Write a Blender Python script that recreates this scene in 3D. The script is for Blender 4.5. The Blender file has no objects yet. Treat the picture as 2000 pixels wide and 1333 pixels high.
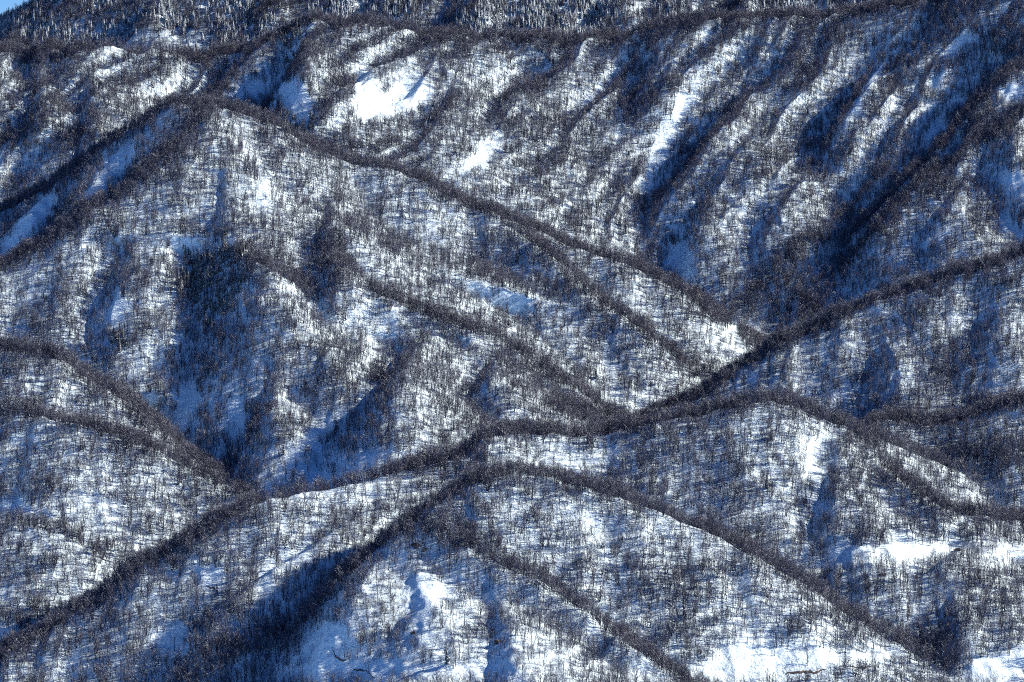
import bpy, math, random
import numpy as np
from mathutils import Vector, Matrix

R = math.radians
PREVIEW = False          # terrain only
# ------------------------------------------------------------------ camera, sky, sun, exposure
F_PX = 6667.0            # focal length in pixels of the 2000 px wide photograph
CX, CY = 1000.0, 250.0   # the horizon row of a level camera is row 250
scene = bpy.context.scene
cam_data = bpy.data.cameras.new('camera')
cam = bpy.data.objects.new('camera', cam_data)
scene.collection.objects.link(cam)
cam.location = (0, 0, 0)
cam.rotation_euler = (R(90), 0, 0)
cam_data.sensor_width = 36.0
cam_data.lens = 36.0 * F_PX / 2000.0
cam_data.shift_y = -(666.5 - CY) / 2000.0
cam_data.clip_start = 1.0
cam_data.clip_end = 60000.0
scene.camera = cam

SUN_ELEV, SUN_AZ = 29.5, 9.0      # azimuth: degrees behind the picture plane, from the right
sun_dir = Vector((math.cos(R(SUN_ELEV)) * math.cos(R(SUN_AZ)),
                  math.cos(R(SUN_ELEV)) * math.sin(R(SUN_AZ)), math.sin(R(SUN_ELEV))))
world = bpy.data.worlds.new('World')
scene.world = world
world.use_nodes = True
wn, wl = world.node_tree.nodes, world.node_tree.links
wn.clear()
w_out = wn.new('ShaderNodeOutputWorld')
w_bg = wn.new('ShaderNodeBackground')
w_sky = wn.new('ShaderNodeTexSky')
w_sky.sky_type = 'NISHITA'
w_sky.sun_disc = False
w_sky.sun_elevation = R(SUN_ELEV)
w_sky.sun_rotation = math.atan2(sun_dir.x, sun_dir.y)
w_sky.altitude = 5000
w_sky.air_density = 1.0
w_sky.dust_density = 0.0
w_sky.ozone_density = 10.0
w_bg.inputs['Strength'].default_value = 0.05
wl.new(w_sky.outputs[0], w_bg.inputs[0])
wl.new(w_bg.outputs[0], w_out.inputs[0])
sun_data = bpy.data.lights.new('sun', 'SUN')
sun_data.energy = 5.0
sun_data.angle = R(0.5)
sun_data.color = (1.0, 0.78, 0.60)
sun = bpy.data.objects.new('sun', sun_data)
sun.rotation_euler = (-sun_dir).to_track_quat('-Z', 'Y').to_euler()
scene.collection.objects.link(sun)
scene.view_settings.view_transform = 'Standard'
scene.view_settings.look = 'None'
scene.view_settings.gamma = 1.0
scene.view_settings.use_curve_mapping = False
scene.view_settings.exposure = 1.5
scene.cycles.max_bounces = 4
scene.cycles.diffuse_bounces = 1
scene.cycles.use_denoising = False
scene.cycles.filter_width = 1.0

rng = np.random.default_rng(7)
random.seed(7)

# ------------------------------------------------------------------ noise
def fade(t): return t * t * t * (t * (t * 6 - 15) + 10)
def perlin(x, y, seed):
    r = np.random.default_rng(seed)
    ang = r.random((256, 256)) * 2 * np.pi
    gx, gy = np.cos(ang), np.sin(ang)
    xi, yi = np.floor(x).astype(int), np.floor(y).astype(int)
    xf, yf = x - xi, y - yi
    def g(i, j, dx, dy):
        a, b = (xi + i) & 255, (yi + j) & 255
        return gx[a, b] * dx + gy[a, b] * dy
    u, v = fade(xf), fade(yf)
    n0 = g(0, 0, xf, yf) * (1 - u) + g(1, 0, xf - 1, yf) * u
    n1 = g(0, 1, xf, yf - 1) * (1 - u) + g(1, 1, xf - 1, yf - 1) * u
    return (n0 * (1 - v) + n1 * v) * 1.5
def fbm(x, y, seed, octaves=3, gain=.5):
    s, a, f = 0, 1, 1
    for k in range(octaves):
        s = s + a * perlin(x * f + 17.3 * k, y * f + 5.1 * k, seed + k); a *= gain; f *= 2.03
    return s
def smooth(e0, e1, x):
    t = np.clip((x - e0) / (e1 - e0), 0, 1); return t * t * (3 - 2 * t)

# ------------------------------------------------------------------ terrain grid: rays x depth
NA, NY = 760, 940
A = np.linspace(-0.205, 0.205, NA)
YY = np.concatenate([np.linspace(1700, 2700, 600, endpoint=False), np.linspace(2700, 3600, NY - 600)])
GA, GY = np.meshgrid(A, YY, indexing='ij')      # [ray, depth]
GX = GA * GY

# crest lines: (column, row, depth in metres); rows/columns are those of the photograph
RIDGES = {
 'front':  ([(380,1480,1982),(540,1333,2000),(600,1252,2009),(675,1150,2022),(730,1092,2032),(790,1040,2045),(860,985,2065),(940,940,2080),(1000,925,2090),
             (1080,935,2090),(1200,968,2085),(1330,1020,2075),(1450,1075,2062),(1560,1150,2050),(1625,1190,2045),(1725,1250,2035),(1787,1282,2030),(1830,1322,2025),(1960,1420,2010)], 1.0, .70),
 'second': ([(-250,1420,1975),(-60,1330,2008),(45,1267,2030),(125,1220,2046),(175,1190,2057),(255,1142,2074),(300,1097,2086),(390,1050,2103),(450,1012,2115),(515,982,2126),(600,962,2140),
             (700,947,2155),(825,912,2175),(900,887,2188),(965,854,2203),(1000,848,2215),(1140,852,2222),(1210,844,2228),(1280,827,2232),(1370,812,2238),(1425,797,2242),
             (1500,787,2248),(1540,795,2250),(1625,827,2252),(1700,855,2254),(1800,892,2256),(1875,927,2258),(1950,957,2258),(2000,972,2260),(2200,1040,2260)], .80, .63),
 'third':  ([(2300,400,2520),(2100,465,2500),(2000,500,2485),(1925,522,2475),(1800,560,2460),(1725,585,2450),(1650,615,2440),(1545,665,2420),(1480,707,2405),(1425,742,2395),(1380,770,2385),(1300,800,2370),(1230,832,2355),(1150,870,2340)], .80, .72),
 'third_low':([(2300,720,2335),(2100,765,2325),(2000,790,2318),(1950,800,2314),(1900,817,2310),(1825,830,2308),(1780,826,2308),(1740,820,2306),(1690,838,2298),(1640,870,2290)], .8, .64),
 'main':   ([(-300,600,2560),(-100,470,2590),(0,415,2610),(100,370,2620),(190,310,2630),(270,250,2640),(350,203,2648),(430,210,2650),(520,240,2648),(600,285,2645),(700,325,2640),(750,330,2636),
             (800,345,2630),(875,385,2618),(950,415,2606),(1000,435,2600),(1100,472,2585),(1200,510,2570),(1275,540,2560),(1325,580,2550),(1375,620,2540),(1425,655,2530),(1500,720,2515)], .80, .70),
 'main_west':([(420,215,2640),(410,235,2625),(360,280,2595),(310,325,2570),(270,360,2555),(200,400,2530),(140,445,2510),(80,480,2495),(0,520,2475),(-120,580,2440),(-300,660,2400)], .8, .72),
 'main_rib':([(640,490,2488),(655,510,2468),(670,533,2452),(750,578,2440),(825,608,2434),(900,637,2426),(950,655,2428),(1000,680,2415),(1065,732,2398),(1125,767,2385),(1185,805,2370),(1230,830,2355)], .9, .72),
 'west':   ([(-400,640,2370),(-150,660,2355),(0,685,2345),(60,690,2340),(110,705,2335),(200,760,2320),(280,830,2300),(400,920,2265),(505,995,2225),(600,1060,2190)], .75, .75),
 'back':   ([(-400,170,2830),(-150,130,2845),(0,108,2850),(100,97,2855),(215,97,2860),(350,103,2865),(475,100,2872),(535,75,2880),(590,55,2888),(625,42,2895),(680,45,2898),(750,55,2900),(850,70,2905),(950,75,2910),
             (1100,82,2920),(1200,75,2925),(1300,57,2930),(1400,42,2935),(1500,37,2940),(1600,35,2940),(1700,22,2940),(1800,7,2940),(2000,-40,2935),(2300,-110,2925)], .75, .60),
 'far':    ([(-600,220,3200),(-250,140,3260),(-60,82,3290),(0,55,3300),(40,35,3305),(85,8,3310),(130,-20,3310),(200,-60,3310),(400,-120,3320),(700,-170,3340),(1000,-210,3350),(1400,-230,3360),(2000,-260,3370),(2600,-300,3370)], .7, .52),
}
def ray_point(px, py, Y):
    return np.array([(px - CX) / F_PX * Y, Y, (CY - py) / F_PX * Y])

def crest(P, sl, sr, r0=7.0, x=None, y=None):
    """height of a rounded roof whose ridge runs along P, falling sl to the left and sr to the right/front."""
    x = GX if x is None else x; y = GY if y is None else y
    out = np.full(x.shape, -1e4)
    for p, q in zip(P[:-1], P[1:]):
        dx, dy = q[0] - p[0], q[1] - p[1]
        L2 = dx * dx + dy * dy + 1e-6
        t = np.clip(((x - p[0]) * dx + (y - p[1]) * dy) / L2, 0, 1)
        ex, ey = x - (p[0] + t * dx), y - (p[1] + t * dy)
        d = np.sqrt(ex * ex + ey * ey + r0 * r0)
        wl_ = np.clip(-ex / d, -1, 1) * .5 + .5
        s = sl * wl_ + sr * (1 - wl_)
        out = np.maximum(out, p[2] + t * (q[2] - p[2]) - s * (d - r0))
    return out

def blur(h, n=1):
    for _ in range(n):
        p = np.pad(h, 1, mode='edge')
        h = (p[:-2, 1:-1] + p[2:, 1:-1] + p[1:-1, :-2] + p[1:-1, 2:] + 2 * h) / 6
    return h

H = np.full(GX.shape, -460.0)
for name, (pts, sl, sr) in RIDGES.items():
    P = np.array([ray_point(*p) for p in pts])
    H = np.maximum(H, crest(P, sl, sr, 5.0 if name == 'main_rib' else 9.0))
H = blur(H, 4)

def col_row(Y): return np.interp(Y, YY, np.arange(NY))
def sample(F, x, y):
    a = np.clip((x / y - A[0]) / (A[1] - A[0]), 0, NA - 1.001); r = np.clip(col_row(y), 0, NY - 1.001)
    i, j = a.astype(int), r.astype(int); u, v = a - i, r - j
    return F[i, j] * (1 - u) * (1 - v) + F[i + 1, j] * u * (1 - v) + F[i, j + 1] * (1 - u) * v + F[i + 1, j + 1] * u * v

def project(px, py, h=0.0, ymin=1850, ymax=3550):
    """first point along the photograph's ray that stands h metres over the ground (h=0: the ground itself)."""
    ys = np.arange(ymin, ymax, 1.0)
    a, b = (px - CX) / F_PX, (CY - py) / F_PX
    g = sample(H, a * ys, ys)
    hit = np.nonzero(b * ys - g <= h)[0]
    Y = ys[hit[0]] if len(hit) else ymax
    return np.array([a * Y, Y, b * Y])

# spurs on the slopes: rows of (column,row), how far they stand out, slopes left / right
GULLIES = [   # rows of (column,row), depth, half width in metres
 ([(385,480),(370,540),(345,620),(325,720),(315,800)], 20, 17),
 ([(725,655),(660,720),(605,790),(585,850),(545,930)], 24, 18),
 ([(885,690),(875,760),(860,840)], 14, 13), ([(500,760),(490,830),(480,900)], 9, 9),
 ([(560,100),(520,150),(480,200)], 18, 22), ([(420,120),(350,180),(290,220)], 15, 22),
 ([(1940,120),(1840,220),(1760,320),(1640,450),(1520,560)], 11, 18), ([(1950,220),(1830,310),(1730,400),(1620,500),(1500,610)], 8, 16),
 ([(1480,120),(1400,220),(1290,320),(1230,400)], 14, 20), ([(1230,130),(1120,230),(1030,320)], 14, 20), ([(1030,120),(930,230),(870,300)], 12, 20),
 ([(1720,100),(1640,200),(1560,300)], 12, 18), ([(1560,330),(1480,430),(1410,530)], 12, 18), ([(1360,350),(1310,450),(1300,540)], 10, 18),
 ([(60,120),(50,200),(30,300)], 15, 16), ([(1605,860),(1602,940),(1592,1030)], 7, 12), ([(930,1200),(945,1260),(950,1333)], 10, 12),
 ([(1820,1140),(1800,1180),(1700,1180)], 9, 12), ([(220,480),(200,560),(190,640)], 9, 12), ([(1715,640),(1705,720),(1690,800)], 5, 12), ([(1920,570),(1900,650),(1890,740)], 5, 12),
]
for pts, dep, wid in GULLIES:
    P = []
    for k, (a, b) in enumerate(pts):
        p = project(a, b)
        if P and abs(p[1] - P[-1][1]) > 130: break
        P.append(p)
    best = np.full(GX.shape, 1e9)
    for p, q in zip(P[:-1], P[1:]):
        dx, dy = q[0] - p[0], q[1] - p[1]; t = np.clip(((GX - p[0]) * dx + (GY - p[1]) * dy) / (dx * dx + dy * dy + 1e-6), 0, 1)
        best = np.minimum(best, np.hypot(GX - p[0] - t * dx, GY - p[1] - t * dy))
    H -= dep * np.exp(-(best / wid) ** 2)

SPURS = [
 ([(800,950),(660,1035),(520,1125),(400,1225),(310,1333)], 8, .8,.7),
 ([(745,1085),(705,1150),(660,1230),(620,1320),(590,1420)], 20, 1.4,.32),
 ([(815,1090),(840,1180),(860,1270),(870,1400)], 13, .7,.35),
 ([(960,1125),(1000,1220),(1020,1320),(1030,1420)], 11, .8,.4),
 ([(850,1040),(930,1080),(975,1107),(1050,1137),(1100,1170),(1145,1202),(1225,1262),(1320,1327),(1400,1400)], 11, .85,.85),
 # left lower hill
 ([(-60,815),(60,812),(150,830),(250,860),(310,885),(400,940),(480,985)], 11,.8,.8),
 ([(-80,1020),(0,1020),(80,1035),(140,1055),(210,1100)], 5,.7,.75),
 # right, below the second crest
 ([(1690,880),(1750,940),(1830,988),(1900,1008),(2000,1015),(2100,1010)], 15,.9,.85),
 ([(1640,865),(1640,930),(1632,1010),(1620,1080)], 5, .85,.5),
 ([(1700,1000),(1680,1060),(1640,1120)], 5, .9,.6),
 ([(1905,1030),(1880,1070),(1840,1105),(1790,1140)], 7, .9,.4),
 ([(1860,1140),(1880,1200),(1900,1290)], 4, .9,.6),
 # main mountain
 ([(960,425),(1010,458),(1090,512),(1150,580),(1230,630),(1300,685),(1365,745)], 16,.9,.85),
 ([(1000,520),(1060,560),(1100,620)], 5,.9,.6),
 ([(440,300),(455,400),(475,500),(465,600),(455,700),(430,800),(400,900)], 21,1.1,.5),
 ([(475,500),(530,530),(580,560)], 10,.9,.85),
 ([(480,580),(560,590),(600,640),(610,720)], 10,.9,.8),
 ([(838,655),(822,680),(795,730),(765,800),(740,870),(705,940)], 42,.85,.5),
 ([(240,295),(205,330),(165,400)], 9,1.0,.3),
 ([(100,375),(60,420),(10,495)], 9,1.0,.3),
 ([(650,380),(650,440),(640,500)], 11,1.2,.5),
 ([(980,690),(960,740),(950,800)], 17,1.0,.5),
 ([(700,650),(640,690),(615,740)], 6,1.0,.6),
 ([(350,700),(320,760)], 5,1.0,.6),
 ([(540,740),(530,800),(520,870)], 11,1.2,.5),
 ([(300,480),(250,560),(230,640)], 5,.9,.6),
 # third crest's face
 ([(1765,630),(1750,710),(1735,800)], 4,.8,.6),
 ([(1970,560),(1950,640),(1935,720)], 4,.8,.6),
 ([(1870,620),(1880,680),(1900,740)], 4,1.0,.6),
 # back slope
 ([(625,48),(610,90),(600,130),(598,190),(610,250)], 27,1.25,.5),
 ([(470,104),(420,150),(370,200),(300,260)], 21,1.25,.5),
 ([(735,130),(720,160),(700,200)], 4,1.25,.5),
 ([(80,110),(90,200),(85,320)], 12,1.25,.5),
 ([(180,110),(190,220),(170,330)], 12,1.25,.5),
 ([(0,110),(-20,180),(-60,260)], 6,1.25,.5),
 ([(2080,60),(2010,120),(1900,210),(1860,270),(1790,340),(1680,450),(1560,560),(1480,620)], 15,1.25,.5),
 ([(2080,170),(2010,215),(1930,260),(1840,330),(1760,400),(1690,480),(1620,560),(1560,620)], 16,1.25,.5),
 ([(1490,80),(1460,180),(1370,290),(1280,410),(1220,460)], 14,1.25,.5),
 ([(1760,60),(1700,170),(1640,260),(1580,350)], 12,1.25,.5),
 ([(1250,110),(1190,190),(1090,280),(1020,370)], 14,1.25,.5),
 ([(1050,110),(980,210),(920,290),(880,350)], 14,1.25,.5),
 ([(860,110),(890,170),(870,220),(800,300)], 10,1.25,.5),
 ([(1600,300),(1540,400),(1480,480),(1420,560)], 10,1.25,.5),
 ([(1420,330),(1380,420),(1350,520),(1370,580)], 10,1.25,.5),
 ([(1980,250),(1990,330),(2000,420)], 12,1.25,.5),
 ([(1900,330),(1860,400),(1800,480)], 8,1.25,.5),
 # far slope
 ([(60,60),(30,80),(0,110)], 8,.9,.6),
 ([(330,-20),(300,40),(250,90)], 12,1.0,.6),
 ([(960,-20),(930,20),(880,50)], 14,1.0,.6),
 ([(1000,60),(1100,70),(1180,70)], 6,.8,.6),
 ([(560,-10),(500,40)], 9,1.0,.6),
 ([(1240,-10),(1200,40)], 9,1.0,.6),
 ([(1500,-20),(1400,30)], 9,1.0,.6),
]
SPUR_LINES = []
for pts, h, sl, sr in SPURS:
    # densify, anchor each point h metres over the slope, taper the ends
    q = []
    for (a, b), (c, d) in zip(pts[:-1], pts[1:]):
        n = max(1, int(math.hypot(c - a, d - b) / 25))
        q += [(a + (c - a) * k / n, b + (d - b) * k / n) for k in range(n)]
    q.append(pts[-1])
    n = len(q); P = []
    for k, (a, b) in enumerate(q):
        e = float(smooth(0, 1, min(1.0, min(k, n - 1 - k) / max(1.0, n * .42) + .08)))
        p = project(a, b, h * e)
        if P and (abs(p[1] - P[-1][1]) > 80): continue
        P.append(p)
    P = np.array(P)
    if len(P) < .8 * n: print('short spur', pts[0], len(P), n)
    if len(P) < 2: continue
    SPUR_LINES.append((P, pts[0] not in ((800,950), (1905,1030)) and abs(pts[-1][0] - pts[0][0]) > 1.0 * abs(pts[-1][1] - pts[0][1])))
    x0, x1 = P[:, 0].min() - 70, P[:, 0].max() + 70; y0, y1 = P[:, 1].min() - 70, P[:, 1].max() + 70
    jj = slice(*np.searchsorted(YY, [y0, y1]))
    sub = crest(P, sl, sr, 4.0, GX[:, jj], GY[:, jj])
    H[:, jj] = np.maximum(H[:, jj], sub)
H = blur(H, 2)

# ribs and hollows that run down the slopes
backw = smooth(2640, 2720, GY)
wx = GX + 14 * perlin(GX / 90, GY / 90, 3) - .12 * (GY - 2680) - .5 * np.maximum(GY - 2680, 0)
ribs = fbm((wx + 7 * perlin(GX / 70, GY / 70, 5)) / 38, GY / 230 + GX / 300, 11, 3, .45)
ribs2 = fbm((wx + 4 * perlin(GX / 30, GY / 30, 6)) / 15, GY / 80, 31, 2, .5) * (.6 + .8 * perlin(GX / 60, GY / 60, 7))
amp = 2.2 + 4.0 * backw
H += amp * (.5 - 1.6 * np.abs(ribs)) + 0.8 * ribs2 + .7 * fbm(GX / 7, GY / 7, 51, 2)

# ------------------------------------------------------------------ materials
def material(name):
    m = bpy.data.materials.new(name); m.use_nodes = True
    return m, m.node_tree.nodes, m.node_tree.links, m.node_tree.nodes['Principled BSDF']

def snow_material():
    m, n, l, b = material('snow')
    b.inputs['Roughness'].default_value = .7
    b.inputs['Specular IOR Level'].default_value = .25
    tc = n.new('ShaderNodeTexCoord')
    nz = n.new('ShaderNodeTexNoise'); nz.inputs['Scale'].default_value = .12; nz.inputs['Detail'].default_value = 6
    l.new(tc.outputs['Object'], nz.inputs['Vector'])
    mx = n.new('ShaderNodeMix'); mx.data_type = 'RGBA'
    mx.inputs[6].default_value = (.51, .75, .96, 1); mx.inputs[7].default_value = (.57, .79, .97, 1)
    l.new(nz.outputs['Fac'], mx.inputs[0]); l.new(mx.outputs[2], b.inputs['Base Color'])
    n2 = n.new('ShaderNodeTexNoise'); n2.inputs['Scale'].default_value = .35; n2.inputs['Detail'].default_value = 8; n2.inputs['Roughness'].default_value = .6
    l.new(tc.outputs['Object'], n2.inputs['Vector'])
    bp = n.new('ShaderNodeBump'); bp.inputs['Strength'].default_value = .65; bp.inputs['Distance'].default_value = 2.0
    l.new(n2.outputs['Fac'], bp.inputs['Height']); l.new(bp.outputs[0], b.inputs['Normal'])
    return m
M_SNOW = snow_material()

def bark_material(name, col, snow, scale=2.0):
    """bark with snow lying on what faces up."""
    m, n, l, b = material(name)
    b.inputs['Roughness'].default_value = .85
    g = n.new('ShaderNodeNewGeometry'); s = n.new('ShaderNodeSeparateXYZ'); l.new(g.outputs['Normal'], s.inputs[0])
    oi = n.new('ShaderNodeObjectInfo')
    tc = n.new('ShaderNodeTexCoord')
    nz = n.new('ShaderNodeTexNoise'); nz.inputs['Scale'].default_value = scale; nz.inputs['Detail'].default_value = 3
    l.new(tc.outputs['Object'], nz.inputs['Vector'])
    ad = n.new('ShaderNodeMath'); ad.operation = 'MULTIPLY_ADD'; ad.inputs[1].default_value = .9; l.new(nz.outputs['Fac'], ad.inputs[0]); l.new(s.outputs['Z'], ad.inputs[2])
    mr = n.new('ShaderNodeMapRange'); mr.inputs['From Min'].default_value = 1.0 - snow * .5 + .1; mr.inputs['From Max'].default_value = 1.15 - snow * .5 + .1
    l.new(ad.outputs[0], mr.inputs['Value'])
    c1 = n.new('ShaderNodeMix'); c1.data_type = 'RGBA'
    c1.inputs[6].default_value = (*[c * .7 for c in col], 1); c1.inputs[7].default_value = (*[c * 1.35 for c in col], 1)
    l.new(oi.outputs['Random'], c1.inputs[0])
    c2 = n.new('ShaderNodeMix'); c2.data_type = 'RGBA'; c2.inputs[7].default_value = (.60, .79, .96, 1)
    l.new(mr.outputs[0], c2.inputs[0]); l.new(c1.outputs[2], c2.inputs[6]); l.new(c2.outputs[2], b.inputs['Base Color'])
    return m
M_BARK = bark_material('dark_bark', (.011, .017, .044), .2)
M_TWIG = bark_material('twigs', (.020, .028, .072), .24)
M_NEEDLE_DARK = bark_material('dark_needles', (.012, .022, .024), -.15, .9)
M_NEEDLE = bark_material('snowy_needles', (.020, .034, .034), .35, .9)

# ------------------------------------------------------------------ ground
def mesh_object(name, verts, faces, mat, parent=None, smooth_faces=False, link=True):
    me = bpy.data.meshes.new(name)
    verts = np.asarray(verts, dtype=np.float32); faces = np.asarray(faces, dtype=np.int32)
    k = faces.shape[1]
    me.vertices.add(len(verts)); me.vertices.foreach_set('co', verts.ravel())
    me.loops.add(faces.size); me.loops.foreach_set('vertex_index', faces.ravel())
    me.polygons.add(len(faces)); me.polygons.foreach_set('loop_start', np.arange(0, faces.size, k, dtype=np.int32))
    me.polygons.foreach_set('loop_total', np.full(len(faces), k, dtype=np.int32))
    me.update(calc_edges=True)
    me.polygons.foreach_set('use_smooth', np.full(len(faces), smooth_faces))
    me.materials.append(mat)
    o = bpy.data.objects.new(name, me)
    if link: scene.collection.objects.link(o)
    if parent: o.parent = parent
    return o

idx = np.arange(NA * NY).reshape(NA, NY)
faces = np.stack([idx[:-1, :-1], idx[1:, :-1], idx[1:, 1:], idx[:-1, 1:]], -1).reshape(-1, 4)
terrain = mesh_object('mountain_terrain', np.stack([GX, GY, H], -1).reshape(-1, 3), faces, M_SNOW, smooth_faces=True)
terrain['kind'] = 'structure'
terrain['label'] = 'snow covered mountain slopes, ridges and gullies'
S_ = 30000.0
base = mesh_object('snowy_ground', [(-S_, -S_, -475), (S_, -S_, -475), (S_, S_, -475), (-S_, S_, -475)], [(0, 1, 2, 3)], M_SNOW)
base['kind'] = 'structure'

# ------------------------------------------------------------------ tree models
class Mesh:
    def __init__(s): s.v, s.f = [], []
    def tube(s, p, q, r0, r1, sides=3):
        p, q = Vector(p), Vector(q); d = (q - p)
        if d.length < 1e-5: return
        d.normalize(); u = d.orthogonal().normalized(); w = d.cross(u); n = len(s.v)
        for c, r in ((p, r0), (q, r1)):
            for k in range(sides):
                a = 2 * math.pi * k / sides
                s.v.append(tuple(c + (u * math.cos(a) + w * math.sin(a)) * r))
        for k in range(sides):
            k2 = (k + 1) % sides
            s.f.append((n + k, n + k2, n + sides + k2, n + sides + k))

def bent(rnd, p, d, length, n, wob, lift):
    pts = [Vector(p)]; d = Vector(d).normalized()
    for k in range(n):
        d = (d + Vector((rnd.uniform(-wob, wob), rnd.uniform(-wob, wob), rnd.uniform(-wob, wob) + lift))).normalized()
        pts.append(pts[-1] + d * length / n)
    return pts

def bare_tree_model(seed, form):
    """trunk mesh, crown mesh (limbs, branches, twigs) of a leafless tree about 1 unit = 1 m, 11 m tall."""
    rnd = random.Random(seed); T, B = Mesh(), Mesh()
    # height, stems, main limbs, where they start, reach outwards, steepness, branches per limb
    cfg = {'slender': (12.5, 1, 10, .34, 2.4, 1.6, 4), 'upright': (11.5, 1, 11, .26, 3.4, 1.3, 5), 'spreading': (9.5, 1, 12, .16, 4.6, .8, 6),
           'forked': (11.0, 2, 6, .28, 2.3, 1.5, 3), 'clumped': (8.5, 5, 3, .30, 1.4, 1.5, 3), 'pole': (12.0, 1, 8, .55, 1.2, 1.2, 2)}[form]
    height, stems, limbs, start, reach, rise, nb = cfg
    for s_ in range(stems):
        a0 = rnd.random() * 6.28 + s_ * 6.28 / stems
        lean = 0.06 if stems == 1 else rnd.uniform(.22, .5)
        d = Vector((math.cos(a0) * lean, math.sin(a0) * lean, 1))
        hh = height * rnd.uniform(.85, 1.0)
        st = bent(rnd, (0, 0, -.8), d, hh, 9, .06, .03)
        R0 = .20 if stems == 1 else .15
        for k in range(9):
            T.tube(st[k], st[k + 1], R0 * (1 - .82 * k / 9) + .01, R0 * (1 - .82 * (k + 1) / 9) + .01, 5)
        for k in range(limbs):
            u = start + (.95 - start) * ((k + rnd.random() * .8) / limbs) ** 1.2
            kk = min(8, int(u * 9)); p = st[kk].lerp(st[kk + 1], min(.99, u * 9 - kk))
            an = k * 2.4 + rnd.uniform(-.6, .6)
            out = reach * (1.15 - u) * rnd.uniform(.8, 1.25) + .35
            d = Vector((math.cos(an), math.sin(an), rise * rnd.uniform(.75, 1.25)))
            L = min(out * d.length, (hh * 1.02 - p.z) * 1.1 + .6)
            pts = bent(rnd, p, d, L, 4, .13, .07)
            r = .09 * (1 - .6 * u)
            for m in range(4): B.tube(pts[m], pts[m + 1], r * (1 - m * .2), r * (1 - (m + 1) * .2), 3)
            for _ in range(nb):
                m = rnd.randrange(1, 4); pp = pts[m].lerp(pts[m + 1], rnd.random())
                d2 = (pts[m + 1] - pts[m]).normalized() + Vector((rnd.gauss(0, .5), rnd.gauss(0, .5), rnd.gauss(.1, .25)))
                q = bent(rnd, pp, d2, L * rnd.uniform(.35, .7), 2, .2, .08)
                for mm in range(2): B.tube(q[mm], q[mm + 1], .036 - .011 * mm, .025 - .011 * mm, 3)
                for _ in range(3):
                    p3 = q[rnd.randrange(2)]; d3 = (q[2] - q[0]).normalized() + Vector((rnd.gauss(0, .6), rnd.gauss(0, .6), rnd.gauss(.2, .4)))
                    B.tube(p3, p3 + d3.normalized() * rnd.uniform(.5, 1.1), .019, .009)
    return T, B

def conifer_model(seed, height=13.0, width=2.2):
    rnd = random.Random(seed); T, B = Mesh(), Mesh()
    T.tube((0, 0, -.6), (0, 0, height * .5), .22, .12, 5); T.tube((0, 0, height * .5), (0, 0, height), .12, .02, 5)
    z = height * .10; k = 0
    while z < height * .98:
        f = 1 - (z / height); rr = width * (f ** .8) * rnd.uniform(.8, 1.1) + .12
        n = max(4, int(9 * f) + 3)
        for m in range(n):
            a = 6.283 * (m + rnd.random() * .7) / n; L = rr * rnd.uniform(.6, 1.2); w = L * .30 + .10
            c, s_ = math.cos(a), math.sin(a); dz = -L * rnd.uniform(.15, .55)
            i = len(B.v)
            # a bough: a narrow drooping wedge with a body, heavier at its middle
            B.v += [(0, 0, z + .12), (c * L * .55 - s_ * w, s_ * L * .55 + c * w, z + dz * .45), (c * L, s_ * L, z + dz),
                    (c * L * .55 + s_ * w, s_ * L * .55 - c * w, z + dz * .45), (c * L * .5, s_ * L * .5, z + dz * .2 + .16), (c * L * .5, s_ * L * .5, z + dz * .5 - .25)]
            B.f += [(i, i + 1, i + 4, i + 4), (i + 1, i + 2, i + 4, i + 4), (i + 2, i + 3, i + 4, i + 4), (i + 3, i, i + 4, i + 4),
                    (i + 1, i, i + 5, i + 5), (i + 2, i + 1, i + 5, i + 5), (i + 3, i + 2, i + 5, i + 5), (i, i + 3, i + 5, i + 5)]
        z += height * .032 * rnd.uniform(.8, 1.2); k += 1
    return T, B

def shrub_model(seed):
    """a clump of brush and saplings, two to four metres tall"""
    rnd = random.Random(seed); B = Mesh()
    for k in range(9):
        a = rnd.random() * 6.28; c = Vector((rnd.gauss(0, .9), rnd.gauss(0, .9), -.4))
        d = Vector((math.cos(a) * .4, math.sin(a) * .4, rnd.uniform(.9, 1.6)))
        pts = bent(rnd, c, d, rnd.uniform(2.0, 4.6), 3, .2, .05)
        for m in range(3): B.tube(pts[m], pts[m + 1], .040 - .009 * m, .031 - .009 * m)
        for _ in range(5):
            m = rnd.randrange(1, 3); p = pts[m].lerp(pts[m + 1], rnd.random()); q = p + Vector((rnd.gauss(0, .5), rnd.gauss(0, .5), rnd.uniform(.1, .8)))
            B.tube(p, q, .018, .010)
    return B

def tri_or_quad(me):          # drop the doubled corner of the boughs' triangles
    return me
def model_mesh(name, meshes, mats):
    v, f, mi = [], [], []
    for k, m in enumerate(meshes):
        o = len(v); v += m.v
        for fc in m.f:
            fc = tuple(i + o for i in fc)
            f.append(fc[:3] if fc[2] == fc[3] else fc); mi.append(k)
    me = bpy.data.meshes.new(name); me.from_pydata(v, [], f); me.update()
    for m in mats: me.materials.append(m)
    me.polygons.foreach_set('material_index', mi)
    return me

FORMS = ['slender', 'slender', 'slender', 'upright', 'upright', 'upright', 'spreading', 'spreading', 'forked', 'forked', 'clumped', 'clumped', 'pole', 'pole', 'pole', 'slender', 'upright']
bare_models = [bare_tree_model(100 + k, f) for k, f in enumerate(FORMS)]
con_models = [conifer_model(200, 13, 2.7), conifer_model(201, 11, 2.9), conifer_model(202, 15, 2.5)]
shrub_models = [shrub_model(300 + k) for k in range(3)]

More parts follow.
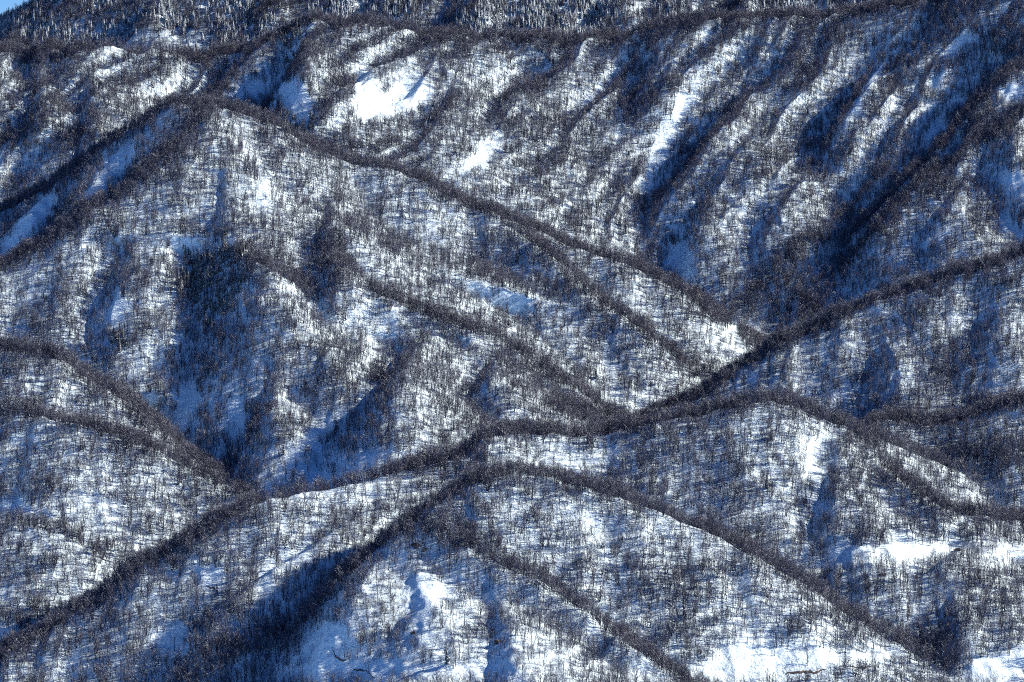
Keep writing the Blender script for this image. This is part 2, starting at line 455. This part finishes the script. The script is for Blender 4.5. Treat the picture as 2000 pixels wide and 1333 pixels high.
# ------------------------------------------------------------------ where things grow
CLEAR = [
 [(705,130),(735,150),(760,185),(790,150),(815,145),(850,172),(845,200),(800,232),(745,240),(700,245),(690,190)],
 [(890,345),(930,298),(988,255),(975,292),(940,345),(895,362)],
 [(1225,390),(1262,350),(1275,290),(1310,220),(1365,155),(1372,175),(1330,260),(1300,320),(1262,380)],
 [(1145,205),(1160,180),(1215,133),(1212,150),(1160,205)],
 [(1310,490),(1345,480),(1362,545),(1335,560),(1303,530)],
 [(1925,350),(1965,335),(2010,345),(2010,385),(1960,385)], [(1950,180),(2010,165),(2010,200),(1965,205)],
 [(1815,180),(1850,105),(1890,62),(1895,85),(1850,130),(1830,190)], [(1640,245),(1660,225),(1700,150),(1735,100),(1740,125),(1700,190),(1660,250)],
 [(1800,280),(1815,240),(1855,235),(1850,270),(1815,285)], [(1940,430),(1960,420),(2010,470),(2010,490),(1960,470)],
 [(455,185),(480,160),(515,158),(530,180),(500,195),(465,195)], [(530,195),(545,165),(590,165),(612,225),(600,250),(565,225)],
 [(0,495),(25,450),(80,385),(115,385),(95,430),(60,475),(10,505)], [(160,400),(205,310),(250,295),(270,300),(225,360),(180,400)],
 [(330,845),(365,760),(390,770),(385,810),(345,855)], [(440,830),(450,790),(478,770),(482,850),(452,872)],
 [(560,912),(580,870),(640,825),(690,805),(650,850),(590,895)], [(-10,992),(40,982),(125,1018),(110,1030),(50,1015),(-10,1012)],
 [(495,1185),(515,1105),(545,1080),(530,1160),(510,1195)], [(550,1125),(560,1085),(610,1058),(612,1090),(590,1120)],
 [(375,1110),(430,1112),(437,1150),(400,1165),(380,1140)], [(290,1245),(350,1225),(372,1290),(310,1285)],
 [(590,1290),(600,1250),(640,1212),(690,1240),(685,1270),(630,1310),(600,1340)],
 [(785,1130),(830,1125),(890,1150),(880,1180),(835,1200),(842,1265),(820,1270),(800,1200)],
 [(540,1320),(620,1300),(700,1290),(900,1305),(1010,1285),(1020,1340),(540,1340)],
 [(1575,880),(1600,860),(1612,1000),(1590,1022)], [(1590,1108),(1640,1058),(1695,1070),(1690,1100),(1640,1125)],
 [(1700,1085),(1770,1065),(1860,1065),(1900,1082),(1750,1112)], [(1905,1090),(1950,1072),(2010,1070),(2010,1110),(1930,1120)],
 [(1345,1335),(1430,1262),(1480,1265),(1620,1280),(1770,1275),(1780,1290),(1640,1305),(1560,1328),(1460,1345)],
 [(1880,1345),(1895,1295),(1960,1285),(2010,1265),(2010,1345)], [(1185,780),(1190,730),(1215,705),(1212,780)],
 [(200,645),(225,560),(252,600),(235,650)], [(-10,1230),(18,1235),(25,1265),(-10,1275)],
 [(510,345),(525,350),(530,420),(500,420)], [(1440,700),(1420,640),(1435,640),(1450,690)], [(1000,60),(1075,65),(1070,75),(985,72)],
]
CONIFERS = [([(350,500),(460,478),(470,560),(450,640),(400,650),(360,590)], .75), ([(478,480),(500,480),(502,515),(478,512)], .9), ([(215,640),(245,635),(248,690),(212,695)], .6),
            ([(525,210),(615,250),(600,268),(520,235)], .9), ([(545,80),(610,60),(590,110),(545,130)], .5), ([(880,30),(1000,10),(1180,40),(1170,85),(1000,70),(900,62)], .95)]
SHRUBS = [[(640,1180),(760,1065),(900,1080),(1100,1175),(1320,1333),(600,1340)]]

THIN = [([(-10,990),(230,1000),(230,1110),(-10,1050)], .6), ([(505,900),(740,890),(770,990),(505,1000)], .25), ([(180,60),(420,70),(420,115),(180,112)], .35), ([(960,60),(1080,60),(1080,78),(960,74)], .3), ([(1350,640),(1450,640),(1450,740),(1350,700)], .6)]
def in_poly(px, py, poly):
    inside = np.zeros(px.shape, bool); n = len(poly)
    for k in range(n):
        (x0, y0), (x1, y1) = poly[k], poly[(k + 1) % n]
        c = ((y0 > py) != (y1 > py)) & (px < (x1 - x0) * (py - y0) / (y1 - y0 + 1e-9) + x0)
        inside ^= c
    return inside

relief = H - blur(H, 60)                       # >0 on ribs and crests, <0 in gullies
horizon = np.maximum.accumulate(H / GY, axis=1)   # highest slope of sight so far, per ray

def region(x, y, px, py, polys, tol=45):
    out = np.zeros(x.shape, bool)
    for poly in polys:
        c = np.mean(np.array(poly), axis=0); Yc = project(*c)[1]
        out |= in_poly(px, py, poly) & (np.abs(y - Yc) < tol + 60)
    return out

def scatter(n, y0=1820, y1=3520, amax=.19):
    a = rng.uniform(-amax, amax, n); y = np.sqrt(rng.uniform(y0 * y0, y1 * y1, n)); x = a * y
    z = sample(H, x, y)
    px, py = CX + F_PX * x / y, CY - F_PX * z / y
    return x, y, z, px, py

N = 500000
x, y, z, px, py = scatter(N)
rel = sample(relief, x, y)
dens = .47 + .12 * smooth(2640, 2720, y) + .15 * perlin(x / 55, y / 70, 71) + .16 * perlin(x / 18, y / 24, 72) + .055 * np.clip(rel, -6, 8)
jx, jy = 11 * fbm(x / 9, y / 12, 61, 2), 9 * fbm(x / 9, y / 12, 65, 2)      # ragged edges
clear = region(x, y, px + jx, py + jy, CLEAR)
ed = region(x, y, px, py, SHRUBS)
lines = [(np.array([ray_point(*p) for p in RIDGES[nm][0]]), w, 17 if nm in ('main_rib', 'main_west') else 27) for nm, w in (('front', 1), ('second', .95), ('third', 1.3), ('third_low', 1.5), ('main', 1.1), ('main_west', 1.8), ('main_rib', 2.2), ('west', .9), ('back', .55))]
crestf = np.zeros(N)
lines += [(P, 1.7, 16) for P, across in SPUR_LINES if across]
for P, w, wb in lines:
    m = np.nonzero((y > P[:, 1].min() - 60) & (y < P[:, 1].max() + 60))[0]
    xm, ym = x[m], y[m]
    best = np.full(len(m), 1e9); side = np.zeros(len(m))
    for p, q in zip(P[:-1], P[1:]):
        dx, dy = q[0] - p[0], q[1] - p[1]; t = np.clip(((xm - p[0]) * dx + (ym - p[1]) * dy) / (dx * dx + dy * dy + 1e-6), 0, 1)
        ex, ey = xm - p[0] - t * dx, ym - p[1] - t * dy; d = np.hypot(ex, ey)
        side = np.where(d < best, np.where(ey > 0, 1, 0), side); best = np.minimum(best, d)
    patch = np.clip(.85 + .9 * perlin(xm / 28, ym / 28 + w * 9, 73), .15, 1.2)
    crestf[m] = np.maximum(crestf[m], smooth(30, 12, best)); dens[m] += w * patch * np.where(side > 0, .8 * smooth(wb, wb * .45, best) * smooth(-2, 4, best), .15 * smooth(14, 4, best))
for poly, f in THIN: dens = np.where(in_poly(px, py, poly), dens * f, dens)
dens = np.where(ed, dens * .45, dens)
dens = np.where(clear, .012, np.clip(dens, .06, 1))
keep = rng.random(N) < dens
# conifer or broadleaf
pc = np.where(y > 2960, np.clip(.26 + .8 * perlin(x / 45, y / 45, 81) + .25 * smooth(3150, 3300, y), .02, .95), .0012)
for poly, p in CONIFERS:
    pc = np.where(region(x, y, px + 2.2 * jx, py + 2.2 * jy, [poly], 60), p * np.clip(.75 + .9 * perlin(x / 14, y / 14, 67), .1, 1), pc)
dense_con = (y > 2960) & (rng.random(N) < .55)
keep |= dense_con & (rng.random(N) < pc) & ~clear & (rng.random(N) < .55)
con = rng.random(N) < pc
sel = keep & ~con; csel = keep & con

def visible(x, y, z, h):
    """whether the top of something h metres tall shows over the nearer ground"""
    a = np.clip(((x / y - A[0]) / (A[1] - A[0])).round().astype(int), 0, NA - 1); j = np.clip(col_row(y - 9).astype(int), 0, NY - 1)
    top = (z + h * .8) / y
    row = CY - F_PX * (z + h * .5) / y; colm = CX + F_PX * x / y
    return (top > horizon[a, j]) & (row < 1325) & (row > 6) & (colm > 4) & (colm < 1996)

def attributes(x, y, z, variants, weights, smin, smax, lean):
    n = len(x)
    v = rng.choice(len(variants), n, p=np.array(weights) / sum(weights))
    s = rng.uniform(smin, smax, n) * (1 + .22 * perlin(x / 40, y / 40, 91))
    rot = np.stack([rng.normal(0, lean, n), rng.normal(0, lean, n), rng.uniform(0, 6.283, n)], -1)
    return v, s, rot

def field(name, x, y, z, v, s, rot, meshes, label, category=None):
    """one object: instances of the models at the given points of the ground"""
    coll = bpy.data.collections.new(name + '_models')
    for k, me in enumerate(meshes):
        o = bpy.data.objects.new('%s_model_%02d' % (name, k), me); coll.objects.link(o)
    me = bpy.data.meshes.new(name)
    me.vertices.add(len(x)); me.vertices.foreach_set('co', np.stack([x, y, z], -1).astype(np.float32).ravel())
    for nm, ty, dat, key in (('rot', 'FLOAT_VECTOR', rot, 'vector'), ('size', 'FLOAT', s, 'value'), ('pick', 'INT', v, 'value')):
        at = me.attributes.new(nm, ty, 'POINT')
        at.data.foreach_set(key, np.asarray(dat, dtype=np.int32 if ty == 'INT' else np.float32).ravel())
    o = bpy.data.objects.new(name, me); scene.collection.objects.link(o)
    o['kind'] = 'stuff'; o['label'] = label
    ng = bpy.data.node_groups.new(name, 'GeometryNodeTree')
    ng.interface.new_socket('Geometry', in_out='INPUT', socket_type='NodeSocketGeometry')
    ng.interface.new_socket('Geometry', in_out='OUTPUT', socket_type='NodeSocketGeometry')
    n, l = ng.nodes, ng.links
    gi, go = n.new('NodeGroupInput'), n.new('NodeGroupOutput')
    ci = n.new('GeometryNodeCollectionInfo'); ci.inputs[0].default_value = coll
    ci.inputs['Separate Children'].default_value = True; ci.inputs['Reset Children'].default_value = True
    ip = n.new('GeometryNodeInstanceOnPoints'); ip.inputs['Pick Instance'].default_value = True
    def attr(nm, ty):
        a = n.new('GeometryNodeInputNamedAttribute'); a.data_type = ty; a.inputs['Name'].default_value = nm
        return next(k for k in a.outputs if k.enabled and k.name == 'Attribute')
    l.new(gi.outputs[0], ip.inputs['Points']); l.new(ci.outputs[0], ip.inputs['Instance'])
    l.new(attr('pick', 'INT'), ip.inputs['Instance Index']); l.new(attr('rot', 'FLOAT_VECTOR'), ip.inputs['Rotation']); l.new(attr('size', 'FLOAT'), ip.inputs['Scale'])
    l.new(ip.outputs[0], go.inputs[0])
    md = o.modifiers.new('models', 'NODES'); md.node_group = ng
    return o

ORD = ['first', 'second', 'third', 'fourth', 'fifth', 'sixth', 'seventh', 'eighth', 'ninth', 'tenth', 'eleventh', 'twelfth', 'thirteenth', 'fourteenth',
       'fifteenth', 'sixteenth', 'seventeenth', 'eighteenth', 'nineteenth', 'twentieth'] + ['twenty-' + w for w in
       ['first', 'second', 'third', 'fourth', 'fifth', 'sixth', 'seventh', 'eighth', 'ninth']] + ['thirtieth'] + ['thirty-' + w for w in
       ['first', 'second', 'third', 'fourth', 'fifth', 'sixth', 'seventh', 'eighth', 'ninth']] + ['fortieth'] + ['forty-' + w for w in ['first', 'second', 'third', 'fourth', 'fifth', 'sixth', 'seventh', 'eighth', 'ninth']]

def individuals(kind, category, group, x, y, z, v, s, rot, trunks, crowns, form_words, places):
    """each near specimen: an Empty at its foot with its trunk and its crown"""
    rows = []
    for i in range(len(x)):
        px_, py_ = CX + F_PX * x[i] / y[i], CY - F_PX * z[i] / y[i]
        pl = min(places, key=lambda q: math.hypot((q[1] - px_), (q[2] - py_) * 1.3))[0]
        rows.append((form_words[v[i]], pl, px_, i))
    seen = {}
    for form, pl, px_, i in sorted(rows, key=lambda r: r[2]):
        k = seen[(form, pl)] = seen.get((form, pl), 0) + 1
        e = bpy.data.objects.new(kind, None); scene.collection.objects.link(e)
        e.empty_display_size = .5
        e.location = (x[i], y[i], z[i]); e.rotation_euler = rot[i]; e.scale = (s[i],) * 3
        e['label'] = '%s %s, %s from the left' % (form, pl, ORD[min(k - 1, len(ORD) - 1)]); e['category'] = category; e['group'] = group
        t = bpy.data.objects.new('trunk', trunks[v[i]]); scene.collection.objects.link(t); t.parent = e
        c = bpy.data.objects.new('crown', crowns[v[i]]); scene.collection.objects.link(c); c.parent = e
    for (form, pl), k in seen.items():
        if k == 1:
            pass

if not PREVIEW:
    joined = [model_mesh('bare_tree', [t, b], [M_BARK, M_TWIG]) for t, b in bare_models]
    trunks = [model_mesh('trunk', [t], [M_BARK]) for t, b in bare_models]
    crowns = [model_mesh('crown', [b], [M_TWIG]) for t, b in bare_models]
    X, Y, Z = x[sel], y[sel], z[sel]
    crf = crestf[sel]
    v, s, rot = attributes(X, Y, Z, FORMS, [4, 4, 4, 4, 4, 4, 1.5, 1.5, 3, 3, 2, 2, 4, 4, 4, 4, 4], .45, .98, .07)
    s = s * (1 + .1 * crf)
    hts = np.array([12.5, 12.5, 12.5, 11.5, 11.5, 11.5, 9.5, 9.5, 11, 11, 8.5, 8.5, 12, 12, 12, 12.5, 11.5])[v] * s
    vis = visible(X, Y, Z, hts)
    size = np.where(vis, hts / Y, 0); order = np.argsort(-size); near = order[:300]; rest = np.ones(len(X), bool); rest[near] = False
    print('bare trees', len(X), 'visible', vis.sum())
    field('bare_forest', X[rest], Y[rest], Z[rest], v[rest], s[rest], rot[rest], joined, 'leafless grey woodland covering the snowy ridges')
    WORDS = ['slender bare tree'] * 3 + ['upright many-branched bare tree'] * 3 + ['broad spreading bare tree'] * 2 + ['forked bare tree'] * 2 + ['many-stemmed bare tree'] * 2 + ['thin pole-like bare tree'] * 3 + ['slender bare tree', 'upright many-branched bare tree']
    PLACES = [('at the foot of the bottom-left slope', 150, 1300), ('above the bottom-left corner', 60, 1150), ('by the rounded lower snow patch', 400, 1150), ('beside the long shaded gully', 450, 1290),
              ('by the smooth snow bowl at the bottom', 650, 1290), ('under the brushy knoll at the bottom centre', 800, 1300), ('on the brushy knoll at the bottom centre', 950, 1200), ('below the brushy knoll', 1000, 1310),
              ('at the foot of the small dark ridge', 1150, 1320), ('under the small dark ridge', 1130, 1230), ('above the bottom snowfield', 1400, 1220), ('on the bottom snowfield', 1480, 1310), ('on the slope behind the small dark ridge', 1300, 1180),
              ('between bottom snowfield and long dark ridge', 1650, 1280), ('in the bottom-right corner', 1930, 1300), ('behind the end of the long dark ridge', 1850, 1240), ('under the snow shelf on the far right', 1930, 1180), ('above the snow shelf on the far right', 1900, 1060), ('around the snowy hollow', 1650, 1110),
              ('halfway up the front slope', 1250, 1080), ('right of the long shaded gully', 1000, 1000), ('on the slope left of the snow streaks', 250, 1200), ('around the tall snow streaks', 560, 1120)]
    individuals('bare_tree', 'bare tree', 'bare trees on the nearest slopes', X[near], Y[near], Z[near], v[near], s[near], rot[near], trunks, crowns, WORDS, PLACES)

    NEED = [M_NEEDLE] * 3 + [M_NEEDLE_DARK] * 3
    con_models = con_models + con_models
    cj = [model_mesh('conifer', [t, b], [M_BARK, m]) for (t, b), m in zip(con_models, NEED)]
    ct = [model_mesh('trunk', [t], [M_BARK]) for t, b in con_models]
    cc = [model_mesh('crown', [b], [m]) for (t, b), m in zip(con_models, NEED)]
    X, Y, Z = x[csel], y[csel], z[csel]
    v, s, rot = attributes(X, Y, Z, con_models[:3], [1, 1, 1], .3, .8, .03)
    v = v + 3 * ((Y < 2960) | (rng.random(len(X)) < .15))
    hts = np.array([13., 11, 15] * 2)[v] * s
    vis = visible(X, Y, Z, hts)
    size = np.where(vis, hts / Y, 0); order = np.argsort(-size); near = order[:300]; rest = np.ones(len(X), bool); rest[near] = False
    print('conifers', len(X), 'visible', vis.sum())
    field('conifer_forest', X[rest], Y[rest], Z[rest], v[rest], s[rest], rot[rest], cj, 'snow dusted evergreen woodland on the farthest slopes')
    CPL = [('in the shaded stand on the central mountain', 410, 560), ('on the shoulder of the central mountain', 490, 495), ('in the small stand near the left edge', 230, 660), ('along the crest of the central mountain', 570, 240),
           ('at the left end of the far ledge', 915, 50), ('on the middle of the far ledge', 1030, 50), ('at the right end of the far ledge', 1150, 55), ('near the top left corner', 60, 50), ('on the far slope at the upper left', 250, 60), ('on the far slope above the snow gully', 450, 40), ('on the far slope near the top centre', 750, 20),
           ('beyond the back ridge at the upper right', 1350, 25), ('near the top right corner', 1700, 10), ('beside the dark gully below the back ridge', 560, 100), ('on the near slopes at the bottom', 800, 1200), ('on the broad slope under the back ridge', 1200, 300), ('on the slope at the far right', 1850, 650), ('on the middle of the central mountain', 900, 560)]
    individuals('conifer', 'conifer', 'conifers on the farther slopes', X[near], Y[near], Z[near], v[near], s[near], rot[near], ct, cc, ['frosted conifer', 'low frosted conifer', 'tall narrow frosted conifer', 'dark conifer', 'low dark conifer', 'tall narrow dark conifer'], CPL)

    x, y, z, px, py = scatter(150000)
    d = .34 + .35 * perlin(x / 30, y / 30, 74)
    d = np.where(region(x, y, px, py, SHRUBS, 120), .95, d); d = np.where(region(x, y, px, py, CLEAR), .03, d)
    k = (rng.random(len(x)) < d) 
    sm = [model_mesh('shrub', [b], [M_TWIG]) for b in shrub_models]
    v, s, rot = attributes(x[k], y[k], z[k], shrub_models, [1, 1, 1], .5, 1.1, .1)
    print('shrubs', k.sum())
    field('undergrowth', x[k], y[k], z[k], v, s, rot, sm, 'low leafless brush poking through the snow')

# ------------------------------------------------------------------ bare ground showing where the snow has cracked and slid, and rocks
def rock_material():
    m, n, l, b = material('wet_rock'); b.inputs['Roughness'].default_value = .8
    tc = n.new('ShaderNodeTexCoord'); nz = n.new('ShaderNodeTexNoise'); nz.inputs['Scale'].default_value = 1.5; nz.inputs['Detail'].default_value = 6
    l.new(tc.outputs['Object'], nz.inputs['Vector']); cr = n.new('ShaderNodeValToRGB'); l.new(nz.outputs['Fac'], cr.inputs[0])
    cr.color_ramp.elements[0].color = (.015, .015, .018, 1); cr.color_ramp.elements[1].color = (.09, .08, .075, 1); l.new(cr.outputs[0], b.inputs['Base Color'])
    return m
M_ROCK = rock_material()
CRACKS = [([(1535,1318),(1560,1314),(1590,1316),(1617,1309)], 1.1, 'long dark crack across the bottom snowfield'),
          ([(1650,1303),(1680,1306),(1705,1303)], .5, 'thin dark crack at the right end of the bottom snowfield'),
          ([(648,1268),(655,1285),(668,1292),(678,1290)], .6, 'hooked crack in the smooth snow bowl at the bottom'),
          ([(690,1312),(715,1312),(735,1330)], .5, 'curved crack low on the bottom centre snow'),
          ([(405,1148),(418,1152),(428,1160)], .6, 'short crack in the rounded snow patch low on the left'),
          ([(1612,1115),(1630,1116)], .8, 'short dark slot at the foot of the snowy hollow'),
          ([(1715,1124),(1735,1125)], 1.5, 'dark rocky slot under the shaded snow right of centre')]
for pts, w, lab in CRACKS:
    P = []
    for (a, b), (c, d) in zip(pts[:-1], pts[1:]):
        for k in range(6): P.append(project(a + (c - a) * k / 6, b + (d - b) * k / 6))
    P = np.array(P); v, f = [], []
    cr_ = random.Random(len(P) + int(w * 10))
    for k, p in enumerate(P):
        e = w * (.25 + .75 * math.sin(math.pi * (k + .5) / len(P))) * cr_.uniform(.6, 1.2)
        for dy, dz in ((-e, -.5), (-e * .6, .25), (e * .6, .35), (e, -.5)):
            v.append((p[0] + cr_.uniform(-.2, .2), p[1] + dy, float(sample(H, np.array([p[0]]), np.array([p[1] + dy]))[0]) + dz))
    for k in range(len(P) - 1):
        for j in range(4): f.append((4 * k + j, 4 * k + (j + 1) % 4, 4 * k + 4 + (j + 1) % 4, 4 * k + 4 + j))
    o = mesh_object('snow_crack', v, f, M_ROCK); o['label'] = lab; o['category'] = 'snow crack'
ROCKS = [(812, 1068, 2.6, 'larger dark rock on top of the brushy knoll'), (829, 1076, 2.0, 'smaller dark rock on top of the brushy knoll'), (973, 1256, 2.2, 'dark rock low on the brushy knoll'),
         (727, 128, 1.6, 'small dark rock at the head of the snow meadow'), (808, 1238, 1.6, 'dark rock by the snow chute of the brushy knoll'), (1872, 1076, 2.2, 'dark rock above the far right snow shelf')]
for k, (a, b, w, lab) in enumerate(ROCKS):
    rr = random.Random(k + 40); p = project(a, b); bm_v, bm_f = [], []
    nu, nv = 12, 7
    for i in range(nv):
        th = math.pi * i / (nv - 1)
        for j in range(nu):
            ph = 2 * math.pi * j / nu; q = w * (1 + .35 * math.sin(3 * ph + k) * math.sin(th) + rr.uniform(-.18, .18))
            bm_v.append((p[0] + q * math.sin(th) * math.cos(ph), p[1] + q * .8 * math.sin(th) * math.sin(ph), p[2] + .3 + q * .65 * math.cos(th)))
    for i in range(nv - 1):
        for j in range(nu): bm_f.append((i * nu + j, (i + 1) * nu + j, (i + 1) * nu + (j + 1) % nu, i * nu + (j + 1) % nu))
    o = mesh_object('rock', bm_v, bm_f, M_ROCK); o['label'] = lab; o['category'] = 'rock'
